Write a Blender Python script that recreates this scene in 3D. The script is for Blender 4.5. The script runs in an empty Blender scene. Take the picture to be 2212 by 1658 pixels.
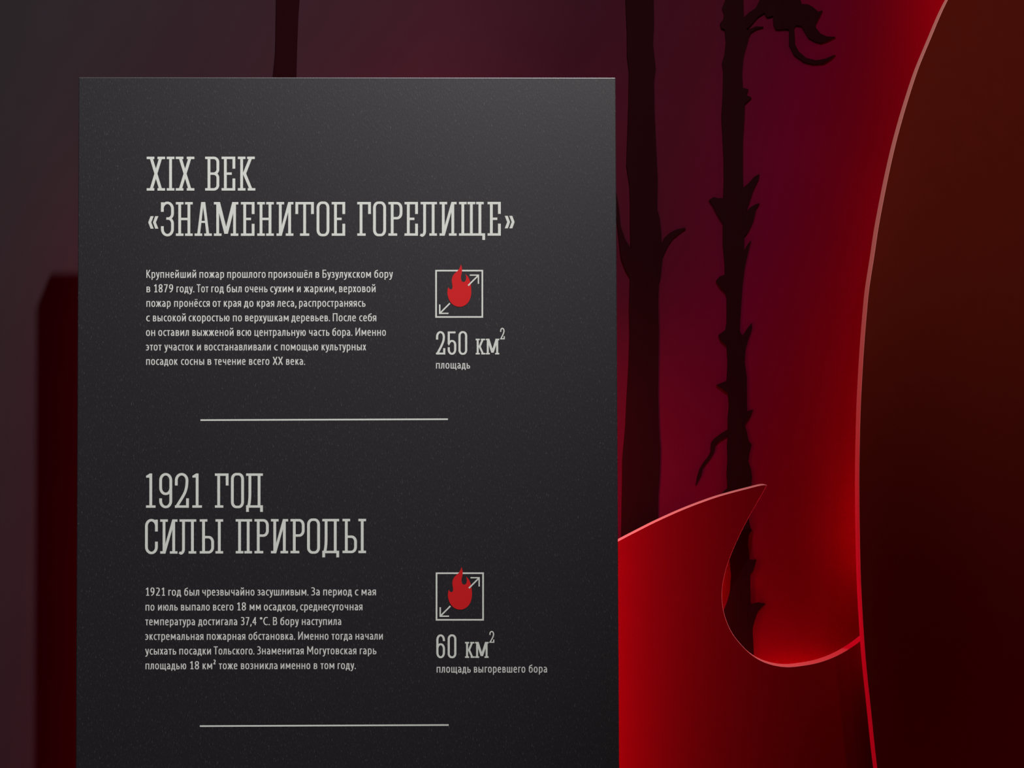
import bpy, bmesh, math, random
from mathutils import Vector, Matrix
from mathutils.geometry import delaunay_2d_cdt

# ------------------------------------------------------------------ camera, world, lights, exposure
S = bpy.context.scene
C = S.collection
PW, PH, FPX = 2212, 1658, 2670.0
CAM = (0.13486, -1.14850, 1.44916)
PITCH, YAW, ROLL = 0.0213024, -0.0149638, 0.00329148
PANEL_T, WALL_Y = 0.0198, 0.12

M3 = (Matrix.Rotation(YAW, 3, 'Z') @ Matrix.Rotation(PITCH, 3, 'X') @ Matrix.Rotation(ROLL, 3, 'Y'))
cam_data = bpy.data.cameras.new('camera')
cam_data.sensor_width = 36.0
cam_data.lens = 36.0 * FPX / PW
cam_data.clip_start = 0.01
cam = bpy.data.objects.new('camera', cam_data)
C.objects.link(cam)
cam.matrix_world = Matrix.Translation(CAM) @ (M3 @ Matrix.Rotation(math.pi / 2, 3, 'X')).to_4x4()
S.camera = cam
S.view_settings.view_transform = 'Standard'
S.view_settings.look = 'None'
S.view_settings.gamma = 1.0
S.view_settings.exposure = 0.0
S.view_settings.use_curve_mapping = False

world = bpy.data.worlds.new('dim_room')
S.world = world
world.use_nodes = True
world.node_tree.nodes['Background'].inputs[0].default_value = (0.010, 0.008, 0.011, 1)
world.node_tree.nodes['Background'].inputs[1].default_value = 0.25


def at(x, y, Y=0.0):
    """The point of the vertical plane at depth Y that photo pixel (x, y) shows."""
    d = M3 @ Vector(((x - PW / 2) / FPX, 1.0, -(y - PH / 2) / FPX))
    t = (Y - CAM[1]) / d.y
    return Vector(CAM) + d * t


def aim(o, target):
    o.rotation_euler = (Vector(target) - o.location).to_track_quat('-Z', 'Y').to_euler()


def spot(name, loc, target, power, color, angle, blend, radius):
    d = bpy.data.lights.new(name, 'SPOT')
    d.energy, d.color, d.spot_size, d.spot_blend, d.shadow_soft_size = power, color, math.radians(angle), blend, radius
    o = bpy.data.objects.new(name, d)
    C.objects.link(o)
    o.location = loc
    aim(o, target)
    return o


def strip_light(name, p0, p1, width, direction, power, color, spread=180):
    """a straight LED strip from p0 to p1 shining along direction"""
    d = bpy.data.lights.new(name, 'AREA')
    d.shape = 'RECTANGLE'
    p0, p1 = Vector(p0), Vector(p1)
    ax = (p1 - p0)
    d.size, d.size_y = ax.length, width
    d.energy, d.color, d.spread = power, color, math.radians(spread)
    o = bpy.data.objects.new(name, d)
    C.objects.link(o)
    z = -Vector(direction).normalized()
    x = ax.normalized()
    z = (z - x * z.dot(x)).normalized()
    yv = z.cross(x)
    o.matrix_world = Matrix.Translation((p0 + p1) / 2) @ Matrix((x, yv, z)).transposed().to_4x4()
    return o


RED = (1.0, 0.0, 0.05)
# ceiling track spot, up and to the right: it throws the stand's shadow down to the left
spot('track_spotlight', (0.712, -1.40, 4.148), (-0.14, 0.0, 1.58), 665, (1.0, 0.985, 0.97), 27, 1.0, 0.045)
# LED strips behind the stand
strip_light('led_behind_stand_left', (-0.20, 0.024, 0.2), (-0.20, 0.024, 1.66), 0.01, (-0.6, 1, 0), 1.15, RED)
strip_light('led_behind_stand_top', (-0.05, 0.03, 1.70), (0.22, 0.03, 1.70), 0.01, (0, 1, 0.7), 0.11, RED)
strip_light('led_behind_stand_right', (0.20, 0.024, 0.2), (0.20, 0.024, 1.52), 0.01, (0.8, 1, 0), 1.9, RED)

# ------------------------------------------------------------------ materials


def material(name, color, rough=0.6, spec=0.3, emission=None):
    m = bpy.data.materials.new(name)
    m.use_nodes = True
    b = m.node_tree.nodes['Principled BSDF']
    b.inputs['Base Color'].default_value = (*color, 1)
    b.inputs['Roughness'].default_value = rough
    b.inputs['Specular IOR Level'].default_value = spec
    return m


def nodes(m):
    return m.node_tree.nodes, m.node_tree.links, m.node_tree.nodes['Principled BSDF']


def add_grain(m, scale, amount, bump=0.0, stretch=(1, 1, 1)):
    """slight noise in colour and relief"""
    n, l, b = nodes(m)
    tc = n.new('ShaderNodeTexCoord')
    mp = n.new('ShaderNodeMapping')
    mp.inputs['Scale'].default_value = stretch
    tx = n.new('ShaderNodeTexNoise')
    tx.inputs['Scale'].default_value = scale
    tx.inputs['Detail'].default_value = 4
    l.new(tc.outputs['Object'], mp.inputs['Vector'])
    l.new(mp.outputs[0], tx.inputs['Vector'])
    mx = n.new('ShaderNodeMix')
    mx.data_type = 'RGBA'
    mx.blend_type = 'MULTIPLY'
    mx.inputs[0].default_value = 1.0
    mr = n.new('ShaderNodeMapRange')
    mr.inputs['From Min'].default_value = 0.25
    mr.inputs['From Max'].default_value = 0.75
    mr.inputs['To Min'].default_value = 1 - amount
    mr.inputs['To Max'].default_value = 1 + amount
    l.new(tx.outputs[0], mr.inputs[0])
    src = b.inputs['Base Color']
    if src.is_linked:
        l.new(src.links[0].from_socket, mx.inputs[6])
    else:
        mx.inputs[6].default_value = src.default_value
    l.new(mr.outputs[0], mx.inputs[7])
    l.new(mx.outputs[2], b.inputs['Base Color'])
    if bump:
        bp = n.new('ShaderNodeBump')
        bp.inputs['Strength'].default_value = bump
        bp.inputs['Distance'].default_value = 0.0004
        l.new(tx.outputs[0], bp.inputs['Height'])
        l.new(bp.outputs[0], b.inputs['Normal'])


# printed mural of a burning forest: smoky grey sky on the left passing into a red blaze on the right
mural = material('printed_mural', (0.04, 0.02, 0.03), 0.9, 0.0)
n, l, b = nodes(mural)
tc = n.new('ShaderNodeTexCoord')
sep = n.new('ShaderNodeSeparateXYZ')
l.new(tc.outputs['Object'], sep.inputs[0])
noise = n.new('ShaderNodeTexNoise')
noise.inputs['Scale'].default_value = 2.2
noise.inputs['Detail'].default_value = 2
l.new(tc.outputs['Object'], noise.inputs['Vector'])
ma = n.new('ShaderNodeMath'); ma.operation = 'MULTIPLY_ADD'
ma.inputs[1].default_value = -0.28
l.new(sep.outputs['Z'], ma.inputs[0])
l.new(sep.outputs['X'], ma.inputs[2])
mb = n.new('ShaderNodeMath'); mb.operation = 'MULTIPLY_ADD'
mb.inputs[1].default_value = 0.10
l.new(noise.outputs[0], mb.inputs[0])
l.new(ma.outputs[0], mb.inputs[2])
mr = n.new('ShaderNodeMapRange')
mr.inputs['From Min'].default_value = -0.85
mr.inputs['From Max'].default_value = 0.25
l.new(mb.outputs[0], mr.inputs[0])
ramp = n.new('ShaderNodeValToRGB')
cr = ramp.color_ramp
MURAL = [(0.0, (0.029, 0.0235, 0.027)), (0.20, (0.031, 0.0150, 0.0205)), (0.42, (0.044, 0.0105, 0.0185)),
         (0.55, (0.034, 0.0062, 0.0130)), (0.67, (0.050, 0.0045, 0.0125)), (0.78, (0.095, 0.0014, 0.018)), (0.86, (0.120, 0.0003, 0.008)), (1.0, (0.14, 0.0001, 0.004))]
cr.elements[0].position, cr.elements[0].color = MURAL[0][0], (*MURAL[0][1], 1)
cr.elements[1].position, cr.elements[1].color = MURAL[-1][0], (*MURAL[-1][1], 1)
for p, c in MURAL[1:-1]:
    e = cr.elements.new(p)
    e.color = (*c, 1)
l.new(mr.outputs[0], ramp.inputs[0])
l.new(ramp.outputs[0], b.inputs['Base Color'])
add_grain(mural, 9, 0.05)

tree_ink = material('charred_tree_film', (0.0125, 0.0022, 0.0034), 0.9, 0.0)
add_grain(tree_ink, 30, 0.10, 0.0, (1, 1, 0.2))

# black paper laminate with pale fibres
paper = material('black_fibre_paper', (0.017, 0.0155, 0.0175), 0.50, 0.74)
paper.node_tree.nodes['Principled BSDF'].inputs['Specular Tint'].default_value = (1.0, 0.95, 1.0, 1)
paper.node_tree.nodes['Principled BSDF'].inputs['IOR'].default_value = 1.6
n, l, b = nodes(paper)
tc = n.new('ShaderNodeTexCoord')
fib = []
for ang, sc in ((0.6, 1250), (-0.6, 1350), (1.5, 1200)):
    mp = n.new('ShaderNodeMapping')
    mp.inputs['Rotation'].default_value = (0, ang, 0)
    mp.inputs['Scale'].default_value = (1.0, 1.0, 0.22)
    l.new(tc.outputs['Object'], mp.inputs['Vector'])
    t = n.new('ShaderNodeTexNoise')
    t.inputs['Scale'].default_value = sc
    t.inputs['Detail'].default_value = 1
    l.new(mp.outputs[0], t.inputs['Vector'])
    fib.append(t)
mx1 = n.new('ShaderNodeMath'); mx1.operation = 'MAXIMUM'
mx2 = n.new('ShaderNodeMath'); mx2.operation = 'MAXIMUM'
l.new(fib[0].outputs[0], mx1.inputs[0]); l.new(fib[1].outputs[0], mx1.inputs[1])
l.new(mx1.outputs[0], mx2.inputs[0]); l.new(fib[2].outputs[0], mx2.inputs[1])
fr = n.new('ShaderNodeValToRGB')
fr.color_ramp.elements[0].position, fr.color_ramp.elements[0].color = 0.45, (0.0052, 0.0042, 0.0068, 1)
fr.color_ramp.elements[1].position, fr.color_ramp.elements[1].color = 0.80, (0.075, 0.07, 0.07, 1)
e = fr.color_ramp.elements.new(0.68); e.color = (0.0105, 0.0088, 0.0118, 1)
l.new(mx2.outputs[0], fr.inputs[0])
l.new(fr.outputs[0], b.inputs['Base Color'])
bp = n.new('ShaderNodeBump')
bp.inputs['Strength'].default_value = 0.35
bp.inputs['Distance'].default_value = 0.0003
l.new(mx2.outputs[0], bp.inputs['Height'])
l.new(bp.outputs[0], b.inputs['Normal'])

white_ink = material('pale_grey_print', (0.67, 0.69, 0.645), 0.6, 0.25)
cream_ink = material('pale_paragraph_print', (0.70, 0.69, 0.665), 0.6, 0.25)
red_ink = material('red_print', (0.62, 0.010, 0.013), 0.55, 0.3)
red_acrylic = material('red_flame_board', (0.145, 0.0005, 0.005), 0.4, 0.04)
brown_acrylic = material('amber_flame_board', (0.13, 0.010, 0.005), 0.4, 0.08)
edge_white = material('bare_cut_edge', (0.66, 0.235, 0.23), 0.5, 0.3)
floor_mat = material('dark_floor', (0.03, 0.028, 0.03), 0.5, 0.3)
add_grain(floor_mat, 40, 0.2)
add_grain(red_acrylic, 60, 0.03)
add_grain(brown_acrylic, 60, 0.03)

# ------------------------------------------------------------------ object helpers


def link_mesh(name, verts, faces, mats, parent=None, origin=None, face_mats=None, smooth=False):
    me = bpy.data.meshes.new(name)
    o0 = Vector(origin) if origin is not None else Vector((0, 0, 0))
    me.from_pydata([tuple(Vector(v) - o0) for v in verts], [], faces)
    for m in (mats if isinstance(mats, (list, tuple)) else [mats]):
        me.materials.append(m)
    if face_mats:
        for p, k in zip(me.polygons, face_mats):
            p.material_index = k
    me.validate()
    me.update()
    o = bpy.data.objects.new(name, me)
    C.objects.link(o)
    o.location = o0
    if parent:
        o.parent = parent
        o.location = o0 - parent.location
    return o


def tag(o, label=None, cat=None, group=None, kind=None):
    for k, v in (('label', label), ('category', cat), ('group', group), ('kind', kind)):
        if v:
            o[k] = v
    return o


def empty(name, loc):
    o = bpy.data.objects.new(name, None)
    o.empty_display_size = 0.05
    C.objects.link(o)
    o.location = loc
    return o


def smooth_path(pts, n=4, closed=False):
    """Catmull-Rom through pts (2D)"""
    P = [Vector(p) for p in pts]
    out = []
    m = len(P)
    rng = range(m if closed else m - 1)
    for i in rng:
        if closed:
            a, b_, c, d = P[(i - 1) % m], P[i], P[(i + 1) % m], P[(i + 2) % m]
        else:
            a, b_, c, d = P[max(i - 1, 0)], P[i], P[i + 1], P[min(i + 2, m - 1)]
        for k in range(n):
            t = k / n
            out.append(0.5 * ((2 * b_) + (c - a) * t + (2 * a - 5 * b_ + 4 * c - d) * t * t + (3 * b_ - a - 3 * c + d) * t ** 3))
    if not closed:
        out.append(P[-1])
    return [tuple(p) for p in out]


def union2d(polys, eps=1e-5):
    """flat union of polygons -> (points, triangles), holes kept open"""
    vs, fs = [], []
    for p in polys:
        area = sum(p[i][0] * p[(i + 1) % len(p)][1] - p[(i + 1) % len(p)][0] * p[i][1] for i in range(len(p)))
        if abs(area) < 1e-9:
            continue
        q = p if area > 0 else p[::-1]
        k = len(vs)
        vs += [Vector((a, b_)) for a, b_ in q]
        fs.append(list(range(k, k + len(q))))
    r = delaunay_2d_cdt(vs, [], fs, 0, eps)
    tri = [f for f, src in zip(r[2], r[5]) if src]
    return [(v.x, v.y) for v in r[0]], tri


def slab_from_px(name, outline, Y, thick, mats, parent=None, origin=None, bevel=0.0):
    """a board of even thickness whose front face, at depth Y, has the outline given in photo pixels"""
    pts2, tri = union2d([outline])
    front = [at(x, y, Y) for x, y in pts2]
    nf = len(front)
    back = [Vector((p.x, p.y + thick, p.z)) for p in front]
    faces = [tuple(f) for f in tri]
    cnt = {}
    for f in faces:
        for i in range(len(f)):
            a, b_ = f[i], f[(i + 1) % len(f)]
            cnt[(a, b_)] = cnt.get((a, b_), 0) + 1
    border = [e_ for e_ in cnt if (e_[1], e_[0]) not in cnt]
    # pixel y runs down, so the front triangles are flipped to face the camera
    fl = [(f[::-1], 0) for f in faces] + [(tuple(i + nf for i in f), 0) for f in faces]
    k = 1 if isinstance(mats, (list, tuple)) and len(mats) > 1 else 0
    fl += [((a, b_, b_ + nf, a + nf), k) for a, b_ in border]
    o = link_mesh(name, front + back, [f for f, _ in fl], mats, parent, origin, [m for _, m in fl])
    bm = bmesh.new()
    bm.from_mesh(o.data)
    bmesh.ops.recalc_face_normals(bm, faces=bm.faces)
    bm.to_mesh(o.data)
    bm.free()
    return o


def box(name, x0, x1, y0, y1, z0, z1, mats, parent=None, bevel=0.0, origin=None):
    bm = bmesh.new()
    bmesh.ops.create_cube(bm, size=1)
    for v in bm.verts:
        v.co = Vector(((x0 + x1) / 2 + v.co.x * (x1 - x0), (y0 + y1) / 2 + v.co.y * (y1 - y0), (z0 + z1) / 2 + v.co.z * (z1 - z0)))
    if bevel:
        bmesh.ops.bevel(bm, geom=list(bm.edges), offset=bevel, segments=2, affect='EDGES', profile=0.5)
    bmesh.ops.recalc_face_normals(bm, faces=bm.faces)
    vs = [v.co.copy() for v in bm.verts]
    bm.verts.index_update()
    fs = [tuple(v.index for v in f.verts) for f in bm.faces]
    bm.free()
    return link_mesh(name, vs, fs, mats, parent, origin)


# ------------------------------------------------------------------ the setting
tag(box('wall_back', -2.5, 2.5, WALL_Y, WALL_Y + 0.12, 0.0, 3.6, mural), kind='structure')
tag(box('floor', -2.5, 2.5, -3.0, WALL_Y + 0.12, -0.1, 0.0, floor_mat), kind='structure')

# ------------------------------------------------------------------ charred trees cut from dark film on the mural
T1 = [(1352, -30), (1352, 0), (1354.7, 67.5), (1355, 118), (1359, 152), (1358, 219), (1355.7, 287), (1353.4, 354.6), (1360, 398.5),
      (1361.5, 439), (1361.5, 490), (1362.8, 537), (1361, 600.7), (1359, 668), (1360, 719), (1358, 786), (1354, 854), (1350.7, 921.5),
      (1344.6, 989), (1344, 1040), (1342, 1160), (1336, 1320), (1326, 1500), (1310, 1700),
      (1446, 1700), (1434, 1500), (1426, 1320), (1421.6, 1160),
      (1421.6, 1110), (1422, 1073), (1425.6, 1023), (1426.6, 972), (1423.6, 921.5), (1421.6, 854), (1422, 820), (1423.6, 719),
      (1422, 651), (1423.6, 611), (1427, 602), (1431, 550), (1429.4, 525), (1428.3, 500), (1425, 469.4), (1420, 452.5), (1421, 388),
      (1418.9, 347.9), (1417, 304), (1413.8, 236), (1413, 175.6), (1416.5, 148.6), (1410.8, 94.6), (1413, 50.7), (1412, 0), (1412, -30)]
T1_BR = [(1425, 535), (1429.4, 525), (1435, 513), (1448.6, 501.5), (1462, 494.8), (1479, 491.4), (1481.4, 493), (1469, 501.5),
         (1455, 513), (1445, 527), (1438.5, 540), (1431.7, 555), (1428, 592), (1422, 600)]
T1_BL = [(1329, 405), (1332, 419), (1337, 449), (1341.2, 490), (1350.7, 516.7), (1363.5, 537.7), (1366, 570), (1362.5, 601), (1350.7, 580),
         (1342, 557), (1340.5, 547), (1336.5, 506.6), (1332, 470), (1328, 430)]
T2 = [(1567, -30), (1566.8, 0), (1560, 17), (1564.5, 28), (1563, 40), (1555.6, 50.7), (1558, 60), (1566, 64), (1568.5, 88), (1565, 118), (1560, 135),
      (1562.7, 152), (1561.7, 202.6), (1558.7, 250), (1560.7, 287), (1563.4, 337.7), (1564, 388), (1562.5, 427), (1562, 470),
      (1561.7, 523), (1565, 560), (1565.8, 570), (1566, 594), (1566, 629), (1570, 641), (1570, 692), (1567, 714), (1567, 734), (1570, 746),
      (1572, 780), (1570, 822), (1571, 840), (1573, 849), (1575, 874), (1572, 904.6), (1573, 926.6), (1573, 940), (1570.9, 955), (1571.9, 989),
      (1570, 1023), (1572, 1053), (1558.4, 1066.7), (1558, 1090), (1566, 1130), (1571, 1170),
      (1575.8, 1206), (1579.7, 1242), (1577, 1277.8), (1571.8, 1297.6), (1564, 1317.4), (1558, 1360), (1552, 1430), (1540, 1560), (1530, 1700),
      (1650, 1700), (1638, 1560), (1628.5, 1440), (1628.5, 1416.6), (1626, 1361), (1627, 1341), (1624, 1322), (1622, 1305.5), (1621, 1270), (1620.6, 1241),
      (1618.5, 1225), (1619.4, 1208), (1615.5, 1174.6), (1617.4, 1154.7), (1624.6, 1145), (1620.6, 1137), (1617.4, 1119), (1619, 1085),
      (1623.5, 1050), (1625, 1029.6), (1622.5, 1012.7), (1616.8, 996), (1619, 979), (1624, 960), (1617.5, 952), (1614, 935), (1609, 916.4),
      (1612, 900), (1614, 887.7), (1613.4, 813.4), (1609, 783), (1610.7, 752.6), (1606, 735), (1598, 712), (1600.6, 668), (1604, 617.5),
      (1609, 577), (1610, 550), (1607.3, 540), (1608, 510), (1608, 476), (1607, 447), (1605.6, 405), (1604.6, 371.5), (1605, 304), (1608, 256.7),
      (1609, 223.6), (1606, 203), (1604.6, 189), (1603, 158.7), (1605.6, 125), (1610.7, 104.7), (1617.5, 81), (1615.8, 66), (1607, 57), (1605.6, 0), (1605.6, -30)]
T2_BR = {
    'branch': [
        [(1600, 40), (1605.6, 39), (1617.5, 27), (1632.7, 17), (1641, 0), (1648, -20), (1729, -20), (1729, 0), (1732, 8.4), (1745.8, 9.5), (1756, 15), (1767.7, 25), (1776.9, 22),
         (1769.4, 37), (1762, 50.7), (1762, 59), (1772.8, 72.6), (1786, 78.4), (1805, 79.4), (1786, 88.5), (1772.8, 92.9), (1759, 88.5),
         (1745.8, 81), (1735.7, 64), (1730.6, 55.7), (1718.8, 54), (1715, 60.8),
         (1716, 67.5), (1717, 94.6), (1725.5, 111), (1742, 125), (1762.7, 130), (1783, 126.6), (1805, 117.5), (1796, 126.6), (1779.6, 136.8),
         (1756, 138.5), (1735.7, 133), (1715, 118), (1705, 98), (1705, 64), (1698.5, 62), (1681.6, 63.5), (1675, 62.5), (1671.5, 54),
         (1669.8, 33), (1664.7, 35.5), (1656, 36.5), (1651, 27), (1637.7, 35.5), (1627.6, 47), (1616, 60), (1602, 66)],
    ],
    'twig': [
        [(1610, 74), (1615.8, 64), (1632.7, 56.7), (1649.5, 57.4), (1632.7, 62.5), (1622.5, 69), (1617.5, 79), (1612, 86)],
        [(1576, 927), (1573, 926.6), (1556.7, 936.7), (1543, 947), (1536.4, 955), (1534.7, 967), (1536.4, 973), (1529.7, 985.7), (1517.8, 1001),
         (1511, 1012.7), (1506, 1029.6), (1502.6, 1048), (1516, 1023), (1519.5, 1007.6), (1536.4, 987), (1544.8, 970.5), (1544.8, 960),
         (1556.7, 950), (1573, 940), (1576, 939)],
    ],
    'stub': [
        [(1602, 190), (1604.6, 189), (1616.8, 192.5), (1612.4, 202.6), (1614, 206), (1623.5, 210), (1609, 223.6), (1604, 228)],
        [(1602, 404), (1605.6, 405), (1617.5, 395), (1629, 381.6), (1640.4, 375.5), (1639.4, 385), (1627.6, 408.6), (1619, 435.7), (1610, 459), (1604, 466)],
        [(1606, 462), (1610, 459), (1620.8, 447.5), (1632, 441), (1641, 438), (1634, 449), (1627.6, 476), (1617.5, 498), (1608, 510), (1604, 512)],
        [(1606, 548), (1608, 540), (1615, 528), (1622.5, 518.4), (1615.8, 547), (1609, 577), (1604, 580)],
        [(1564, 424), (1562, 427), (1551, 428), (1541.5, 425), (1532, 431.6), (1539.8, 442.4), (1550, 462.7), (1560.7, 479.6), (1566, 486)],
        [(1568, 592), (1563.4, 594), (1555, 596.6), (1547, 605.7), (1555, 619), (1565, 629), (1570, 634)],
        [(1572, 706), (1565, 714), (1552.6, 723), (1556.7, 734), (1570, 746), (1574, 748)],
        [(1573, 820), (1570, 822), (1548, 831), (1561.7, 840.4), (1573, 849), (1577, 850)],
        [(1594, 712), (1600.6, 720.5), (1605.6, 724), (1612.4, 712), (1624, 697), (1625, 709), (1617.5, 729), (1610.7, 752.6), (1606, 760)],
        [(1611, 889), (1614, 888), (1627, 884), (1620.8, 899.6), (1609, 916.4), (1605, 916)],
        [(1613, 1211), (1619.4, 1208), (1628, 1209), (1634, 1208), (1632, 1218), (1627.3, 1232), (1620.6, 1241), (1614, 1244)],
        [(1616, 1307), (1622, 1305.5), (1637, 1300.8), (1654, 1303.5), (1645, 1312), (1637, 1321), (1630, 1341), (1625, 1361), (1618, 1362)],
    ],
}
T0 = [(597, -30), (596.9, 0), (596, 58), (595, 107), (593, 130), (589.3, 165), (586, 230), (585, 400), (582, 700), (580, 1000), (574, 1500), (564, 1700),
      (666, 1700), (655, 1500), (648, 1000), (645, 700), (643, 400), (640, 230), (640, 165), (640.8, 130), (642, 87), (644, 35), (646.6, 0), (647, -30)]
TREE_THICK = 0.0015


def tree(label, trunk, branches):
    base = at(sum(p[0] for p in trunk) / len(trunk), 1700, WALL_Y)
    root = empty('tree_silhouette', base)
    tag(root, label, 'tree silhouette', 'burnt tree silhouettes on the mural')
    slab_from_px('trunk', trunk, WALL_Y - TREE_THICK, TREE_THICK, tree_ink, root, base)
    k = 0
    for kind, lst in branches.items():
        for pl in lst:
            k += 1
            th = TREE_THICK + 0.00002 * k
            slab_from_px(kind, pl, WALL_Y - th, th, tree_ink, root, base)
    return root


tree('dark trunk silhouette on the mural rising behind the top edge of the black text stand', T0, {})
tree('thick dark trunk silhouette with two forked twigs just beside the black text stand', T1, {'branch': [T1_BR, T1_BL]})
tree('thin thorny dark tree silhouette with broken stubs and a drooping clump on top', T2, T2_BR)

# ------------------------------------------------------------------ flame boards
F1_TOP = [(1240, 1226), (1290, 1194), (1335.7, 1168.6), (1379, 1146), (1421, 1125), (1478.5, 1099.4), (1538, 1077), (1577.7, 1065), (1617.4, 1054.6), (1645, 1047.8), (1656, 1047.5)]
F1_NOTCH = [(1656, 1047.5), (1645, 1067.5), (1617.4, 1115.9), (1595.6, 1158.7), (1573.8, 1210), (1561.9, 1254), (1559, 1289.7), (1563.9, 1325.4), (1577.7, 1361),
            (1597.6, 1388.8), (1625.4, 1415.6), (1657, 1432.5), (1696.8, 1440.2), (1736.5, 1437), (1776, 1428.5), (1815.8, 1412), (1856, 1386), (1890, 1354), (1925, 1300), (1945, 1250)]
F1 = (smooth_path(F1_TOP, 5)[:-1] + smooth_path(F1_NOTCH, 6) + [(1990, 1330), (2030, 1500), (2060, 1800), (2060, 4300), (1200, 4300), (1180, 1500)])
F2_EDGE = [(2165, -240), (2100, -100), (2047.5, 0), (2030, 37), (2013, 77.7), (1996, 118), (1982.6, 152), (1965.8, 202.6), (1950.6, 253), (1935, 310.7), (1921.8, 368), (1910, 425.5),
           (1898, 489.7), (1888.7, 552), (1877.7, 623), (1872, 681), (1866.8, 746), (1862.5, 814.8), (1859.3, 880), (1857.4, 952), (1856.3, 1024.6),
           (1856.5, 1079), (1857.5, 1158.7), (1860, 1258), (1865.4, 1357), (1871.4, 1436.5), (1881, 1527.7), (1895, 1658), (1915, 1800), (1960, 2100)]
F2 = smooth_path(F2_EDGE, 4) + [(2010, 2600), (2020, 4300), (3000, 4300), (3000, 1400), (2900, 700), (2700, 100), (2560, -200), (2440, -600), (2330, -420), (2260, -360)]


FL1_Y, FL2_Y, FL_T = 0.080, 0.051, 0.0135


def flame_board(name, label, outline, Y, face, edge):
    ys = [p[1] for p in outline]
    cx_ = sum(at(x, 900, Y).x for x, _ in outline) / len(outline)
    base = Vector((cx_, Y, 0.0))
    root = empty(name, base)
    tag(root, label, 'flame cutout', 'flame-shaped boards')
    pts2, tri = union2d([outline])
    fr_ = [at(x, y, Y) for x, y in pts2]
    for p in fr_:
        if p.z < 0.03:
            p.z = 0.0
    cnt = {}
    for f in tri:
        for i in range(len(f)):
            cnt[(f[i], f[(i + 1) % len(f)])] = 1
    border = [e_ for e_ in cnt if (e_[1], e_[0]) not in cnt]
    turn = sum(fr_[i].x * fr_[j].z - fr_[j].x * fr_[i].z for i, j in border)
    side = -1.0 if turn > 0 else 1.0          # which side of the border is outside
    nf = len(fr_)
    bk = [Vector((p.x, p.y + FL_T, p.z)) for p in fr_]
    faces = [tuple(f)[::-1] for f in tri] + [tuple(i + nf for i in f) for f in tri]
    o = link_mesh('board', fr_ + bk, faces, face, root, base)
    # the cut edge: a hair-fine chamfer at the front, then the square side
    nrm = {}
    for i, j in border:
        d = Vector((fr_[j].x - fr_[i].x, 0, fr_[j].z - fr_[i].z)).normalized()
        for q in (i, j):
            nrm[q] = nrm.get(q, Vector()) + Vector((-d.z, 0, d.x))
    used = sorted(nrm)
    ix = {v: i for i, v in enumerate(used)}
    m = len(used)
    CH = 0.00033
    out = []
    for i in used:
        nv = nrm[i].normalized() if nrm[i].length > 1e-6 else Vector()
        out.append(fr_[i] + nv * (CH * side))
    ev = [fr_[i] for i in used] + [p + Vector((0, CH, 0)) for p in out] + [p + Vector((0, FL_T, 0)) for p in out]
    ef = []
    for p, q in border:
        p, q = ix[p], ix[q]
        ef += [(p, q, q + m, p + m), (p + m, q + m, q + 2 * m, p + 2 * m)]
    e2 = link_mesh('cut_edge', ev, ef, edge, root, base)
    e2['label'] = 'pale pink cut edge'
    for q in (o, e2):
        bm = bmesh.new()
        bm.from_mesh(q.data)
        bmesh.ops.recalc_face_normals(bm, faces=bm.faces) if q is e2 else None
        bm.to_mesh(q.data)
        bm.free()
    return root


flame_board('flame_board', 'bright red flame-shaped board with a hooked tip beside the black text stand', F1, FL1_Y, red_acrylic, edge_white)
flame_board('flame_board', 'tall dark brownish-red flame-shaped board with a long pale curved edge at the far right', F2, FL2_Y, brown_acrylic, edge_white)

# LED strip hidden behind the tall flame, following its edge, and lighting the mural
edge_px = [(2250, -400), (2105, -100), (2010, 120), (1945, 340), (1905, 560), (1885, 800), (1875, 1050), (1880, 1260), (1893, 1450)]
for a, c, pw in zip(edge_px[:-1], edge_px[1:], (0.32, 0.065, 0.032, 0.036, 0.044, 0.06, 0.10, 0.08)):
    p0, p1 = at(a[0] + 80, a[1], 0.070), at(c[0] + 80, c[1], 0.070)
    strip_light('led_behind_flame', p0, p1, 0.008, (-1, 0.8, 0.1), pw, RED)
# added red fills below and left of the hook, brightening the wall inside it
strip_light('hook_red_fill', at(1600, 1540, 0.105), at(1850, 1540, 0.105), 0.006, (-0.1, 0.4, 1), 0.34, RED)
strip_light('hook_red_fill', at(1500, 1150, 0.102), at(1500, 1440, 0.102), 0.006, (1, 0.5, 0), 0.10, RED)
# warm ceiling spot from the left on the tall flame and its edge, plus an added red fill light to redden its foot
spot('warm_spotlight', (-0.5, -1.5, 3.6), tuple(at(2060, 130, FL2_Y)), 200.0, (1.0, 1.0, 0.86), 16, 1.0, 0.06)
spot('red_foot_fill', (1.5, -1.2, 0.7), tuple(at(2120, 1620, FL2_Y)), 13.0, (1.0, 0.0, 0.10), 24, 1.0, 0.06)

# ------------------------------------------------------------------ the black text stand
stand_base = Vector((0, 0, 0))
stand = empty('text_stand', stand_base)
tag(stand, 'tall black information stand printed with pale Russian text and two red flame pictograms', 'information stand')
box('panel', -0.25, 0.25, 0.0, PANEL_T, 0.0, 1.76, paper, stand, 0.0008)

PRINT_Y = -0.00012


# ---- lettering. A glyph is a list of flat polygons in its own units, y up from the baseline.
def rect(x0, y0, x1, y1):
    return [(x0, y0), (x1, y0), (x1, y1), (x0, y1)]


def hull(pts):
    """convex outline, anticlockwise"""
    q = sorted(set((round(a, 6), round(b_, 6)) for a, b_ in pts))

    def half(seq):
        h_ = []
        for c in seq:
            while len(h_) > 1 and (h_[-1][0] - h_[-2][0]) * (c[1] - h_[-2][1]) - (h_[-1][1] - h_[-2][1]) * (c[0] - h_[-2][0]) <= 0:
                h_.pop()
            h_.append(c)
        return h_
    return half(q)[:-1] + half(q[::-1])[:-1]


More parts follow.
